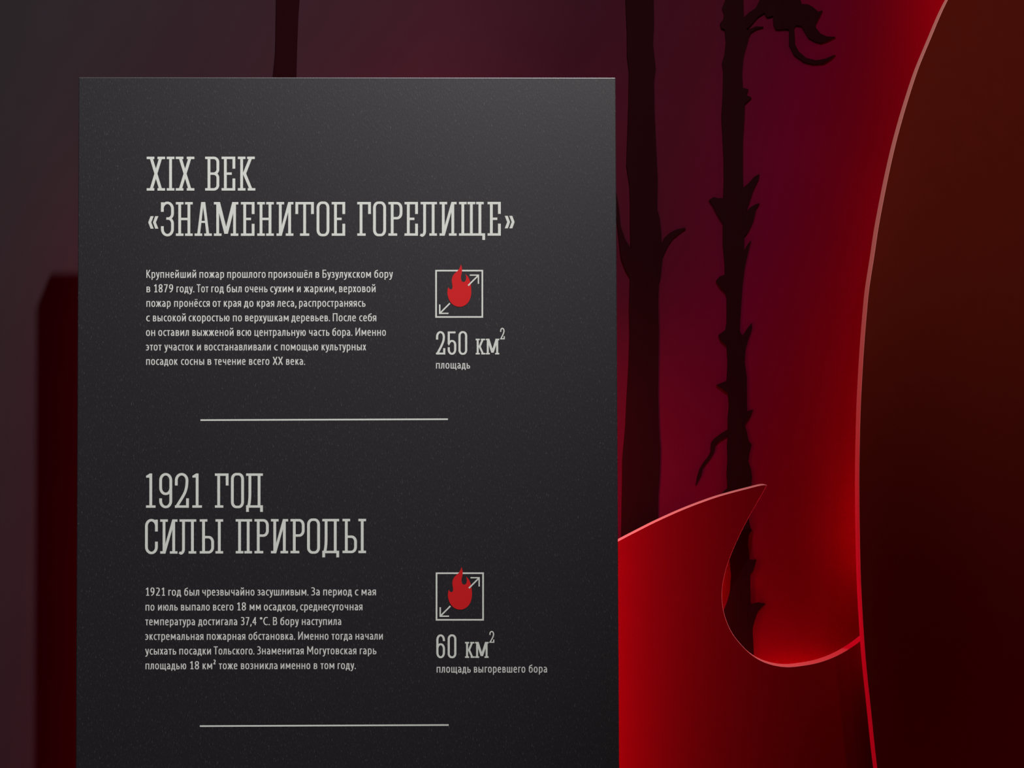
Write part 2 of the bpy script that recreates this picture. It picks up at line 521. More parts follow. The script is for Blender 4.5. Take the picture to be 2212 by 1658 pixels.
def stroke(pts, w, closed=False, w2=None):
    """quads along a polyline, mitred; w is the pen width, w2 the width of level strokes"""
    P = [Vector(p) for p in pts]
    Q = [P[0]]
    for p in P[1:]:
        if (p - Q[-1]).length > 1e-6:
            Q.append(p)
    if closed and (Q[0] - Q[-1]).length < 1e-6:
        Q.pop()
    m = len(Q)
    segs = [(Q[(i + 1) % m] - Q[i]).normalized() for i in range(m if closed else m - 1)]

    def off(i):
        if closed:
            d0, d1 = segs[i - 1], segs[i]
        else:
            d0, d1 = segs[max(i - 1, 0)], segs[min(i, len(segs) - 1)]
        n0, n1 = Vector((-d0.y, d0.x)), Vector((-d1.y, d1.x))
        nn = (n0 + n1)
        if nn.length < 1e-6:
            nn = n0
        nn.normalize()
        k = 1.0 / max(0.5, nn.dot(n0))
        ww = w
        if w2 is not None:      # thinner when running level
            d = (d0 + d1)
            d = d.normalized() if d.length > 1e-6 else d0
            ww = w2 + (w - w2) * abs(d.y)
        return nn * (ww / 2 * k)
    L = [Q[i] + off(i) for i in range(m)]
    R_ = [Q[i] - off(i) for i in range(m)]
    out = []
    for i in range(m if closed else m - 1):
        j = (i + 1) % m
        out.append(hull([tuple(R_[i]), tuple(R_[j]), tuple(L[j]), tuple(L[i])]))
    return out


def rrect_path(x0, y0, x1, y1, rx, ry, n=7):
    """rounded box, starting mid right side and going up / around anticlockwise"""
    pts = []
    for cx_, cy_, a0 in ((x1 - rx, y1 - ry, 0), (x0 + rx, y1 - ry, 90), (x0 + rx, y0 + ry, 180), (x1 - rx, y0 + ry, 270)):
        for k in range(n + 1):
            a = math.radians(a0 + 90 * k / n)
            pts.append((cx_ + rx * math.cos(a), cy_ + ry * math.sin(a)))
    return pts


def arc(cx_, cy_, rx, ry, a0, a1, n=9):
    return [(cx_ + rx * math.cos(math.radians(a0 + (a1 - a0) * k / n)), cy_ + ry * math.sin(math.radians(a0 + (a1 - a0) * k / n))) for k in range(n + 1)]


# ---- condensed slab-serif display letters; H cap height 73, w the drawn width
def slab(ch, w, H=73.0, s=6.0, t=5.2, sw=16.5, ov=1.0, term=26.0, dg=6.6):
    """s stem, t serif thickness, sw serif width, term length of the hanging serifs, dg level width of diagonals"""
    P = []
    cl = sw / 2
    sc = s / 6.0

    def stem(cx_, top=True, bot=True, y0=0.0, y1=H):
        P.append(rect(cx_ - s / 2, y0, cx_ + s / 2, y1))
        if bot:
            P.append(rect(cx_ - sw / 2, y0, cx_ + sw / 2, y0 + t))
        if top:
            P.append(rect(cx_ - sw / 2, y1 - t, cx_ + sw / 2, y1))

    def diag(xa, ya, xb, yb, d=dg):
        P.append([(xa - d / 2, ya), (xa + d / 2, ya), (xb + d / 2, yb), (xb - d / 2, yb)])

    def ring(x0, y0, x1, y1, r=11.5 * sc):
        rx = min(r, (x1 - x0) / 2) - s / 2 + 0.001
        P.extend(stroke(rrect_path(x0 + s / 2, y0 + t / 2, x1 - s / 2, y1 - t / 2, rx, rx + 2.0 * sc), s, True, t))
    sx = 5.2 * sc + s / 2          # centre of the first stem
    if ch == 'Х':
        diag(cl + 0.6, H, w - cl - 0.6, 0)
        diag(w - cl - 0.6, H, cl + 0.6, 0)
        for c in (cl, w - cl):
            P.append(rect(c - cl, 0, c + cl, t))
            P.append(rect(c - cl, H - t, c + cl, H))
    elif ch == 'I':
        stem(w / 2)
    elif ch in 'ВРЬ':
        mid = H * 0.5
        P.append(rect(sx - s / 2, 0, sx + s / 2, H))
        r = 9 * sc
        if ch == 'В':
            P.append(rect(0, 0, sx, t)); P.append(rect(0, H - t, sx, H))
            for y0, y1 in ((0, mid + t / 2), (mid - t / 2, H)):
                rr = r
                path = [(sx, y1 - t / 2)] + arc(w - s / 2 - rr, y1 - t / 2 - rr, rr, rr, 90, 0) + arc(w - s / 2 - rr, y0 + t / 2 + rr, rr, rr, 0, -90) + [(sx, y0 + t / 2)]
                P.extend(stroke(path, s, False, t))
        elif ch == 'Р':
            P.append(rect(0, 0, sw * 1.15, t)); P.append(rect(0, H - t, sx, H))
            y0, y1 = 35.3 / 73 * H, H
            path = [(sx, y1 - t / 2)] + arc(w - s / 2 - r, y1 - t / 2 - r * 1.2, r, r * 1.2, 90, 0) + arc(w - s / 2 - r, y0 + t / 2 + r * 1.2, r, r * 1.2, 0, -90) + [(sx, y0 + t / 2)]
            P.extend(stroke(path, s, False, t))
        else:
            P.append(rect(0, 0, sx, t)); P.append(rect(sx - sw / 2, H - t, sx + sw / 2, H))
            y0, y1 = 0, 37.5 / 73 * H
            path = [(sx, y1 - t / 2)] + arc(w - s / 2 - r, y1 - t / 2 - r * 1.2, r, r * 1.2, 90, 0) + arc(w - s / 2 - r, y0 + t / 2 + r * 1.2, r, r * 1.2, 0, -90) + [(sx, y0 + t / 2)]
            P.extend(stroke(path, s, False, t))
    elif ch == 'Ы':
        wb = w - sw - 3.2 * sc
        P.extend(slab('Ь', wb, H, s, t, sw, ov, term, dg))
        stem(w - cl)
    elif ch == 'Е':
        P.append(rect(sx - s / 2, 0, sx + s / 2, H))
        P.append(rect(0, 0, w, t)); P.append(rect(0, H - t, w, H))
        P.append(rect(w - s, H - term, w, H)); P.append(rect(w - s, 0, w, term))
        P.append(rect(sx, H * 0.5 - t / 2, w - 7.6 * sc, H * 0.5 + t / 2))
    elif ch in 'Кк':
        stem(sx)
        jx, jy = sx + s / 2 + 2.6 * sc, H * 0.5
        ex = w - cl - 0.8 * sc
        d = dg
        P.append([(jx - d / 2, jy), (jx + d * .62, jy), (ex + d / 2, H), (ex - d / 2, H)])
        P.append([(jx - d / 2, jy), (jx + d * .62, jy), (w - cl + d / 2, 0), (w - cl - d / 2, 0)])
        P.append(rect(w - 1.2 * sc - sw, H - t, w - 1.2 * sc, H)); P.append(rect(w - sw, 0, w, t))
    elif ch in 'З':
        mid = H * 0.5 + 1
        P.append(rect(0, H - 21 * sc, s, H - 0.5))
        r = w / 2 - s / 2
        c = w / 2
        up = [(s / 2, H - 13 * sc)] + arc(c, H + ov - t / 2 - 13 * sc, r, 13 * sc, 180, 0, 14) + arc(w - s / 2 - 9 * sc, mid + 11 * sc, 9 * sc, 11 * sc, 0, -90) + [(11.5 * sc, mid)]
        lo = [(11.5 * sc, mid)] + arc(w - s / 2 - 9 * sc, mid - 11 * sc, 9 * sc, 11 * sc, 90, 0) + arc(c, -ov + t / 2 + 13 * sc, r, 13 * sc, 0, -180, 14) + [(s / 2, 21 * sc)]
        P.extend(stroke(up, s, False, t)); P.extend(stroke(lo, s, False, t))
    elif ch == 'С':
        r = w / 2 - s / 2
        c = w / 2
        P.append(rect(w - s, H - term, w, H - 0.5))
        path = [(w - s / 2, H - 14 * sc)] + arc(c, H + ov - t / 2 - 13 * sc, r, 13 * sc, 0, 180, 14) + arc(c, -ov + t / 2 + 13 * sc, r, 13 * sc, 180, 360, 14) + [(w - s / 2, term)]
        P.extend(stroke(path, s, False, t))
    elif ch == 'Н':
        stem(cl); stem(w - cl)
        P.append(rect(cl, H * 0.5 - t / 2, w - cl, H * 0.5 + t / 2))
    elif ch == 'А':
        ax = w / 2
        P.append([(ax - 4.4 * sc, H), (ax + 4.4 * sc, H), (ax + 3.0 * sc, H - 11 * sc), (ax - 3.0 * sc, H - 11 * sc)])
        P.append([(cl - 3, 0), (cl + 3.1, 0), (ax + 1.2, H), (ax - 4.4, H)])
        P.append([(w - cl - 3.1, 0), (w - cl + 3, 0), (ax + 4.4, H), (ax - 1.2, H)])
        P.append(rect(0, 0, sw, t)); P.append(rect(w - sw, 0, w, t))
        P.append(rect(cl + 3, 28, w - cl - 3, 32.4))
    elif ch in 'Мм':
        k = H / 73.0 if ch == 'М' else H / 73.0 * 1.2
        st_ = sw / 2
        P.append(rect(st_ - s / 2, 0, st_ + s / 2, H)); P.append(rect(w - st_ - s / 2, 0, w - st_ + s / 2, H))
        for x0 in (0, w - sw):
            P.append(rect(x0, 0, x0 + sw, t))
        d = dg * 1.05
        xt = st_ + 1.5 * sc
        P.append(rect(0, H - t, xt, H)); P.append(rect(w - xt, H - t, w, H))
        xm = w / 2
        yb = 4.5 * sc if ch == 'М' else 5.5 * sc
        P.append([(xt - d / 2 - 1, H), (xt + d / 2, H), (xm + 3.8 * sc, yb), (xm - 3.8 * sc, yb)])
        P.append([(w - xt - d / 2, H), (w - xt + d / 2 + 1, H), (xm + 3.8 * sc, yb), (xm - 3.8 * sc, yb)])
    elif ch == 'И':
        P.append(rect(sx - s / 2, 0, sx + s / 2, H)); P.append(rect(w - sx - s / 2, 0, w - sx + s / 2, H))
        P.append(rect(0, H - t, sw, H)); P.append(rect(w - sw, 0, w, t))
        P.append(rect(0, 0, sx, t)); P.append(rect(w - sx, H - t, w, H))
        P.append([(sx - s / 2, 0), (sx + s / 2, 0), (w - sx + s / 2, H), (w - sx - s / 2, H)])
    elif ch == 'Т':
        stem(w / 2, top=False, bot=False)
        P.append(rect(w / 2 - 10, 0, w / 2 + 10, t))
        P.append(rect(0, H - t, w, H))
        P.append(rect(0, H - term, s, H)); P.append(rect(w - s, H - term, w, H))
    elif ch in 'О0':
        ring(0, -ov, w, H + ov)
    elif ch == 'Г':
        P.append(rect(sx - s / 2, 0, sx + s / 2, H)); P.append(rect(0, 0, sw * 1.1, t))
        P.append(rect(0, H - t, w, H)); P.append(rect(w - s, H - term, w, H))
    elif ch == 'П':
        stem(sx + 0.2); stem(w - sx - 0.2)
        P.append(rect(0, H - t, w, H))
    elif ch == 'Л':
        P.append(rect(0.6, H - t, w, H))
        stem(w - cl)
        lx = 6.2 + s / 2
        path = [(lx, H), (lx, 11)] + arc(lx - 6.5, 9.5 + t / 2 - 2.3, 6.5, 9.5, 0, -80, 8) + [(0, t / 2)]
        P.extend(stroke(path, s, False, t))
    elif ch == 'Д':
        P.append(rect(0, H - t, w, H))
        P.append(rect(w - 5.3 - s, 0, w - 5.3, H))
        P.extend(stroke([(8.2, H), (8.2, 30), (7.9, 20), (7.0, 11), (5.4, 3)], s))
        P.append(rect(0, 0, w, t))
        P.append(rect(0, -9, s, t)); P.append(rect(w - s, -9, w, t))
    elif ch == 'Щ':
        wb = w - 3
        for c in (cl, wb / 2, wb - cl):
            stem(c, bot=False)
        P.append(rect(0, 0, w, t))
        P.append(rect(w - s, -9.2, w, t))
    elif ch in '«»':
        def chev(x):
            return [(x + 5, 27), (x + 11.6, 27), (x + 6.4, 13.5), (x + 11.6, 0), (x + 5, 0), (x, 13.5)]
        for x in (0, 10):
            q = chev(x)
            q = [(a * w / 21.6, b_) for a, b_ in q]
            if ch == '»':
                q = [(w - a, b_) for a, b_ in q]
            P.append(q[:3] + [q[5]]); P.append([q[5], q[2], q[3], q[4]])
    elif ch == '1':
        c = w / 2
        P.append(rect(c - s / 2, 0, c + s / 2, H)); P.append(rect(0, 0, w, t))
        P.append([(0.2, H - 9), (0.2, H - 5), (c - s / 2, H - 5), (c - s / 2, H - 9)])
        P.append([(0.2, H - 7), (0.2, H - 5), (c - 2, H), (c, H), (c - s / 2, H - 7)][::-1])
    elif ch in '69':
        ylo = 28.0 / 73 * H
        Q = []
        r = 12.5 * sc
        keep, P2 = P, []
        path = rrect_path(s / 2, ylo + t / 2 - ov, w - s / 2, H + ov - t / 2, w / 2 - s / 2 - 0.01, 13 * sc)
        P2.extend(stroke(path, s, True, t))
        tail = [(w - s / 2, H - 14 * sc)] + arc(w / 2, -ov + t / 2 + 13 * sc, w / 2 - s / 2, 13 * sc, 0, -180, 14) + [(s / 2, 20.0 / 73 * H)]
        P2.extend(stroke(tail, s, False, t))
        if ch == '6':
            P2 = [[(w - a, H - b_) for a, b_ in q] for q in P2]
        P.extend(P2)
    elif ch == '2':
        top_r = 13 * sc
        path = [(s / 2, H - term)] + arc(w / 2 - 0.5 * sc, H + ov - t / 2 - top_r, w / 2 - s / 2 - 0.6 * sc, top_r, 180, 0, 14)
        xr = path[-1][0]
        path += smooth_path([(xr, H - top_r - 4 * sc), (xr - 1.2 * sc, H * 0.60), (xr - 6.0 * sc, H * 0.40), (s * 0.62 + 1.5 * sc, t * 0.9), (s * 0.62, 0)], 5)
        P.extend(stroke(path, s, False, t))
        P.append(rect(0, 0, w, t)); P.append(rect(w - s, 0, w, 20.0 / 73 * H))
        P.append([(0, 0), (s, 0), (s + 1.2 * sc, t), (1.2 * sc, t)])
    elif ch == '5':
        P.append(rect(0.6, H - t, w - 1.6, H))
        P.append(rect(0, H * 0.45, s, H))
        r = 12 * sc
        path = [(s / 2, H * 0.45)] + [(s / 2, H * .5)] + arc(w / 2, H * 0.63 - t / 2 - r * 0.9, w / 2 - s / 2, r * 0.9, 170, 0, 14) + arc(w / 2, -ov + t / 2 + r, w / 2 - s / 2, r, 0, -180, 14) + [(s / 2, 23.0 / 73 * H)]
        P.extend(stroke(path, s, False, t))
    return P


def print_mesh(name, items, mat, parent, depth=PRINT_Y):
    """items: list of (points in photo pixels, triangles)"""
    vs, fs = [], []
    for pts, tri in items:
        k = len(vs)
        vs += [at(x, y, depth) for x, y in pts]
        fs += [tuple(i + k for i in f) for f in tri]
    o0 = sum(vs, Vector()) / len(vs)
    me = bpy.data.meshes.new(name)
    me.from_pydata([tuple(v - o0) for v in vs], [], fs)
    me.materials.append(mat)
    bm = bmesh.new()
    bm.from_mesh(me)
    for f in bm.faces:
        f.normal_update()
        if f.normal.y > 0:
            f.normal_flip()
    bm.to_mesh(me)
    bm.free()
    o = bpy.data.objects.new(name, me)
    C.objects.link(o)
    o.parent = parent
    loc = o0.copy()
    q = parent
    while q is not None:
        loc -= q.location
        q = q.parent
    o.location = loc
    return o


def slab_line(name, parent, glyphs, y_left, y_right, H, **kw):
    """glyphs: (character, x0, x1, raise) in photo pixels; baseline from y_left (x 315) to y_right (x 1110)"""
    items = []
    for g in glyphs:
        ch, x0, x1 = g[:3]
        up = g[3] if len(g) > 3 else 0
        hh = g[4] if len(g) > 4 else H
        k2 = dict(kw)
        if len(g) > 5:
            k2.update(g[5])
        pts, tri = union2d(slab(ch, x1 - x0, hh, **k2))
        yb = y_left + (y_right - y_left) * ((x0 + x1) / 2 - 315) / 795 - up
        items.append(([(x0 + a, yb - b_) for a, b_ in pts], tri))
    return print_mesh(name, items, white_ink, parent)


slab_line('heading_lettering', stand, [('Х', 316.9, 356.6), ('I', 360, 376.9), ('Х', 379.7, 419.9), ('В', 443.2, 473.6), ('Е', 478.6, 508.2), ('К', 513.8, 551.6)], 411.5, 411.0, 73.2)
slab_line('heading_lettering', stand, [
    ('«', 320.2, 342.1, 15.6), ('З', 347.7, 375.6), ('Н', 379.9, 416.3), ('А', 420.3, 457.6), ('М', 462, 514.9), ('Е', 520.4, 549.8), ('Н', 555.6, 591.5),
    ('И', 597.3, 633.8), ('Т', 638.1, 678), ('О', 683.9, 711.5), ('Е', 716.5, 745.6), ('Г', 771.7, 801.2), ('О', 805.9, 833.9), ('Р', 839, 869.3), ('Е', 873.8, 902.8),
    ('Л', 908, 943.9), ('И', 949.4, 986.3), ('Щ', 991.5, 1047.9), ('Е', 1053.2, 1081.8), ('»', 1090.4, 1111.6, 15.8)], 509.3, 508.8, 73.0)
slab_line('heading_lettering', stand, [('1', 315.4, 336), ('9', 344.0, 371.9), ('2', 377.8, 408), ('1', 415.5, 436.2), ('Г', 464.2, 493.7), ('О', 498.9, 527), ('Д', 531.6, 567.9)], 1096.2, 1095.6, 74.0)
slab_line('heading_lettering', stand, [
    ('С', 313.3, 340.9), ('И', 346.1, 383.4), ('Л', 387.2, 423.9), ('Ы', 431.5, 482), ('П', 509.1, 544.5), ('Р', 549.7, 580.6), ('И', 585.3, 622.4),
    ('Р', 627.5, 658), ('О', 663.4, 691.2), ('Д', 696.2, 732.5), ('Ы', 739.9, 790.7)], 1195.4, 1193.1, 74.0)

FIG = dict(s=4.6, t=4.0, sw=11.0, ov=0.7, term=17.5, dg=5.0)
SMALL = dict(s=4.2, t=3.3, sw=8.8, dg=4.3)
SUP = dict(s=2.5, t=2.3, sw=5, ov=0.3, term=8.5, dg=2.6)
slab_line('figure_lettering', stand, [('2', 941.8, 961.9), ('5', 967.1, 985.6), ('0', 990.3, 1009.2), ('к', 1026.2, 1048.4, 0, 34.0, SMALL), ('м', 1049.3, 1078.4, 0, 34.0, SMALL),
                                      ('2', 1080.3, 1090.4, 32.6, 24.6, SUP)], 765.4, 765.2, 49.6, **FIG)
slab_line('figure_lettering', stand, [('6', 942.5, 961.2), ('0', 967, 985.8), ('к', 1003.2, 1025.4, 0, 34.4, SMALL), ('м', 1026.2, 1055.5, 0, 34.4, SMALL),
                                      ('2', 1057, 1067.8, 32.6, 25.2, SUP)], 1420.6, 1420.2, 50.0, **FIG)

# ---- narrow humanist text letters, x-height = 1
PEN, PENH = 0.178, 0.148
XH, CAPH, DSC = 1.0, 1.40, -0.36


def sup(cx_, cy_, rx, ry, a0, a1, n=12, e=2.5):
    """arc of a squarish ellipse"""
    out = []
    for k in range(n + 1):
        a = math.radians(a0 + (a1 - a0) * k / n)
        c, s_ = math.cos(a), math.sin(a)
        out.append((cx_ + rx * math.copysign(abs(c) ** (2 / e), c), cy_ + ry * math.copysign(abs(s_) ** (2 / e), s_)))
    return out


def text_glyph(ch):
    """strokes as (points, closed), width of the drawn body, left and right bearing"""
    h = PENH / 2
    p = PEN / 2
    X1 = XH - h
    SB, RB, DB = 0.115, 0.075, 0.02
    st = []

    def ln(*pts):
        st.append((list(pts), False))

    def cv(*pts):
        st.append((smooth_path(pts, 5), False))

    def vs(x, y0=0.0, y1=XH):
        ln((x, y0), (x, y1))

    def o_ring(x0, x1, y0=-0.015, y1=1.015):
        st.append((sup((x0 + x1) / 2, (y0 + y1) / 2, (x1 - x0) / 2 - p, (y1 - y0) / 2 - h, 0, 360, 28)[:-1], True))

    def bowl(x0, x1, y0, y1):
        """right-hand bowl hung on a stem at x0"""
        r = min((y1 - y0) / 2 - h, (x1 - x0) * 0.7)
        ln(*([(x0, y1 - h)] + sup(x1 - p - r * .8, (y0 + y1) / 2, r * .8, (y1 - y0) / 2 - h, 90, -90, 12, 2.3) + [(x0, y0 + h)]))
    L_, R_ = SB, SB
    if ch == 'а':
        w = .62
        cv((.06, .86), (.17, .92), (.30, .93), (.43, .86), (w - p, .66)); vs(w - p, 0, .70)
        cv((w - p, .555), (.36, .56), (.17, .47), (p, .27), (.16, .085), (.32, .09), (w - p, .24)); L_ = .07; R_ = .11
    elif ch == 'б':
        w = .70
        st.append((sup(w / 2, .47, w / 2 - p, .485 - h, 0, 360, 28)[:-1], True))
        cv((p, .45), (.10, .85), (.17, 1.08), (.32, 1.21), (.50, 1.26), (.60, 1.37)); L_ = R_ = RB
    elif ch == 'в':
        w = .62
        vs(p); bowl(p, w - .04, .46, 1.0); bowl(p, w, 0.0, .46 + PENH); R_ = .07
    elif ch == 'г':
        w = .46
        vs(p); ln((p, X1), (w, X1)); R_ = .03
    elif ch == 'д':
        w = .76
        vs(.56, 0, 1.0); ln((.20, X1), (.56, X1)); cv((.25, XH), (.24, .6), (.20, .30), (.10, .10)); ln((0, h), (w, h))
        ln((p, h), (p, -.25)); ln((w - p, h), (w - p, -.25)); L_ = R_ = .03
    elif ch in 'её':
        w = .66
        ln(*([(p + .02, .52), (w - p, .52)])); ln(*(sup(w / 2, .5, w / 2 - p, .515 - h, 0, 270, 20) ))
        cv((w / 2, h - .015), (w / 2 + .14, h + .0), (w - .05, .13))
        ln((w - p, .5), (w - p, .58))
        if ch == 'ё':
            for x in (.20, .48):
                ln((x, 1.19), (x, 1.35))
        L_ = R_ = RB
    elif ch == 'ж':
        w = 1.02
        c = w / 2
        vs(c)
        for sg in (-1, 1):
            ln((c, .52), (c + sg * .15, .52)); ln((c + sg * .12, .50), (c + sg * .40, 1.0)); ln((c + sg * .12, .54), (c + sg * .43, 0))
        L_ = R_ = DB
    elif ch == 'з':
        w = .56
        cv((.04, .87), (.14, .92), (.27, .93), (.40, .87), (.45, .73), (.38, .58), (.22, .53)); ln((.16, .53), (.26, .53))
        cv((.22, .53), (.40, .48), (w - p, .28), (.40, .11), (.22, .07), (.03, .13)); L_ = .06; R_ = .06
    elif ch in 'ий':
        w = .70
        vs(p); vs(w - p); ln((p, .06), (w - p, .94))
        if ch == 'й':
            cv((.16, 1.40), (.20, 1.26), (w / 2, 1.20), (w - .20, 1.26), (w - .16, 1.40))
    elif ch == 'к':
        w = .64
        vs(p); ln((p, .52), (.26, .52)); ln((.22, .50), (w - .13, 1.0)); ln((.22, .54), (w - .09, 0)); R_ = DB
    elif ch == 'л':
        w = .68
        vs(w - p); ln((.20, X1), (w - p, X1)); cv((.24, XH), (.235, .60), (.20, .25), (.13, .08), (.0, .045)); L_ = .02
    elif ch == 'м':
        w = .88
        vs(p); vs(w - p); ln((p + .01, .99), (w / 2, .26)); ln((w - p - .01, .99), (w / 2, .26))
    elif ch == 'н':
        w = .70
        vs(p); vs(w - p); ln((p, .53), (w - p, .53))
    elif ch == 'о':
        w = .71
        o_ring(0, w); L_ = R_ = RB
    elif ch == 'п':
        w = .69
        vs(p); vs(w - p); ln((p, X1), (w - p, X1))
    elif ch == 'р':
        w = .68
        vs(p, DSC, XH)
        ln(*([(p, .86)] + smooth_path([(p, .82), (.22, .91), (.38, .935), (.53, .84), (w - p, .5), (.53, .16), (.36, .065), (.20, .07), (p, .10)], 5))); R_ = RB
    elif ch == 'с':
        w = .56
        cv((w - .02, .87), (.46, .92), (.36, .935), (.18, .83), (p, .5), (.18, .17), (.36, .065), (.46, .08), (w - .02, .13)); L_ = RB; R_ = .04
    elif ch == 'т':
        w = .58
        vs(w / 2); ln((0, X1), (w, X1)); L_ = R_ = .03
    elif ch == 'у':
        w = .66
        ln((.08, 1.0), (.37, .06)); cv((w - .08, 1.0), (.46, .32), (.34, -.10), (.20, -.28), (.03, -.29)); L_ = R_ = DB
    elif ch == 'х':
        w = .62
        ln((.09, 1.0), (w - .08, 0)); ln((w - .09, 1.0), (.08, 0)); L_ = R_ = DB
    elif ch == 'ц':
        w = .76
        vs(p); vs(.58); ln((p, h), (w, h)); ln((w - p, h), (w - p, -.25)); R_ = .04
    elif ch == 'ч':
        w = .64
        vs(w - p); cv((p, 1.0), (p, .70), (.15, .50), (.32, .45), (w - p, .52))
    elif ch in 'шщ':
        w = 1.00
        vs(p); vs(w / 2); vs(w - p); ln((p, h), (w - p, h))
        if ch == 'щ':
            w = 1.10
            ln((.9, h), (w, h)); ln((w - p, h), (w - p, -.25)); R_ = .04
    elif ch in 'ыь':
        w = .62
        vs(p); bowl(p, w, 0, .60)
        if ch == 'ы':
            w = .90
            vs(w - p)
        else:
            R_ = .07
    elif ch == 'э':
        w = .58
        cv((.02, .87), (.12, .92), (.22, .935), (.40, .83), (w - p, .5), (.40, .17), (.22, .065), (.12, .08), (.02, .13)); ln((.18, .52), (w - p, .52)); L_ = .05; R_ = RB
    elif ch == 'ю':
        w = .98
        vs(p); ln((p, .53), (.38, .53)); o_ring(.34, w); R_ = RB
    elif ch == 'я':
        w = .64
        vs(w - p)
        r = .24
        ln(*([(w - p, X1)] + sup(.30, .70, .30 - p, .30 - h, 90, 270, 12, 2.3) + [(w - p, .40 + h)])); ln((.35, .46), (.07, 0)); L_ = .02
    # capitals
    elif ch == 'К':
        w = .80
        vs(p, 0, CAPH); ln((p, .72), (.28, .72)); ln((.23, .70), (w - .14, CAPH)); ln((.23, .74), (w - .09, 0)); R_ = DB
    elif ch == 'Т':
        w = .76
        vs(w / 2, 0, CAPH); ln((0, CAPH - h), (w, CAPH - h)); L_ = R_ = .03
    elif ch == 'Б':
        w = .74
        vs(p, 0, CAPH); ln((p, CAPH - h), (w - .06, CAPH - h)); bowl(p, w, 0, .83); R_ = .07
    elif ch == 'П':
        w = .84
        vs(p, 0, CAPH); vs(w - p, 0, CAPH); ln((p, CAPH - h), (w - p, CAPH - h))
    elif ch == 'И':
        w = .88
        vs(p, 0, CAPH); vs(w - p, 0, CAPH); ln((p, .08), (w - p, CAPH - .08))
    elif ch == 'Х':
        w = .80
        ln((.10, CAPH), (w - .09, 0)); ln((w - .10, CAPH), (.09, 0)); L_ = R_ = DB
    elif ch == 'З':
        w = .70
        cv((.05, 1.27), (.18, 1.32), (.32, 1.335), (.49, 1.26), (.57, 1.06), (.47, .83), (.26, .745)); ln((.18, .745), (.30, .745))
        cv((.26, .745), (.50, .67), (w - p, .40), (.50, .15), (.26, .065), (.03, .12)); L_ = .06; R_ = .07
    elif ch == 'В':
        w = .76
        vs(p, 0, CAPH); bowl(p, w - .06, .68, CAPH); bowl(p, w, 0, .68 + PENH); R_ = .07
    elif ch == 'М':
        w = 1.08
        vs(p, 0, CAPH); vs(w - p, 0, CAPH); ln((p + .01, CAPH - .02), (w / 2, .42)); ln((w - p - .01, CAPH - .02), (w / 2, .42))
    elif ch == 'С':
        w = .74
        cv((w - .02, 1.27), (.62, 1.32), (.50, 1.335), (.24, 1.20), (p, .70), (.24, .20), (.50, .065), (.62, .08), (w - .02, .13)); L_ = RB; R_ = .04
    # figures
    elif ch == '1':
        w = .56
        vs(.33, 0, CAPH); ln((.09, h), (.57, h)); ln((.34, CAPH - .06), (.06, 1.10)); L_ = .07; R_ = .04
    elif ch == '2':
        w = .66
        cv((.06, 1.27), (.18, 1.32), (.32, 1.33), (.50, 1.22), (.53, .98), (.42, .64), (.24, .33), (.07, .07)); ln((.03, h), (w, h)); L_ = R_ = .05
    elif ch == '²':
        w = .42
        k = .56
        cv(*[(a * k, .86 + b_ * k) for a, b_ in ((.06, 1.27), (.18, 1.32), (.32, 1.33), (.50, 1.22), (.53, .98), (.42, .64), (.24, .33), (.07, .07))]); ln((.02, .86 + h * .9), (w - .03, .86 + h * .9)); L_ = .03; R_ = .05
    elif ch == '3':
        w = .64
        cv((.06, 1.28), (.18, 1.325), (.30, 1.33), (.47, 1.25), (.52, 1.06), (.43, .84), (.24, .76)); ln((.16, .76), (.27, .76))
        cv((.24, .76), (.47, .67), (w - p, .40), (.47, .14), (.24, .065), (.04, .12)); L_ = R_ = .05
    elif ch == '4':
        w = .70
        vs(.50, 0, CAPH); ln((.50, CAPH - .07), (.07, .46)); ln((.04, .42), (w, .42)); L_ = R_ = .03
    elif ch == '7':
        w = .64
        ln((.02, CAPH - h), (w - .02, CAPH - h)); cv((w - .10, CAPH - h), (.44, .90), (.30, .45), (.21, 0)); L_ = R_ = .04
    elif ch == '8':
        w = .66
        st.append((sup(w / 2, 1.045, .315 - p, .37 - h, 0, 360, 24, 2.2)[:-1], True)); st.append((sup(w / 2, .37, .33 - p, .385 - h, 0, 360, 24, 2.2)[:-1], True)); L_ = R_ = .05
    elif ch == '9':
        w = .66
        st.append((sup(w / 2 - .005, .98, .325 - p, .435 - h, 0, 360, 26, 2.3)[:-1], True)); cv((w - p, 1.0), (w - p - .01, .70), (.46, .33), (.30, .13), (.12, .03)); L_ = R_ = .05
    elif ch == '.':
        w = .20
        ln((w / 2, -.01), (w / 2, .19)); L_ = .05; R_ = .05
    elif ch == ',':
        w = .20
        cv((.13, .20), (.13, .04), (.10, -.10), (.03, -.25)); L_ = .05; R_ = .05
    elif ch == '°':
        w = .40
        st.append((sup(w / 2, 1.18, .19 - h * .9, .20 - h * .9, 0, 360, 18, 2.0)[:-1], True)); L_ = .05; R_ = .03
    else:
        raise ValueError('no glyph for ' + repr(ch))
    polys = []
    for pts, closed in st:
        polys += stroke(pts, PEN, closed, PENH)
    pts, tri = union2d(polys, 1e-5)
    air = 0.055 if ch.isdigit() else 0.015          # narrower bodies, a little more air between them
    pts = [(a * 0.965, b_) for a, b_ in pts]
    return pts, tri, w * 0.965, L_ + air, R_ + air


GLYPHS = {}


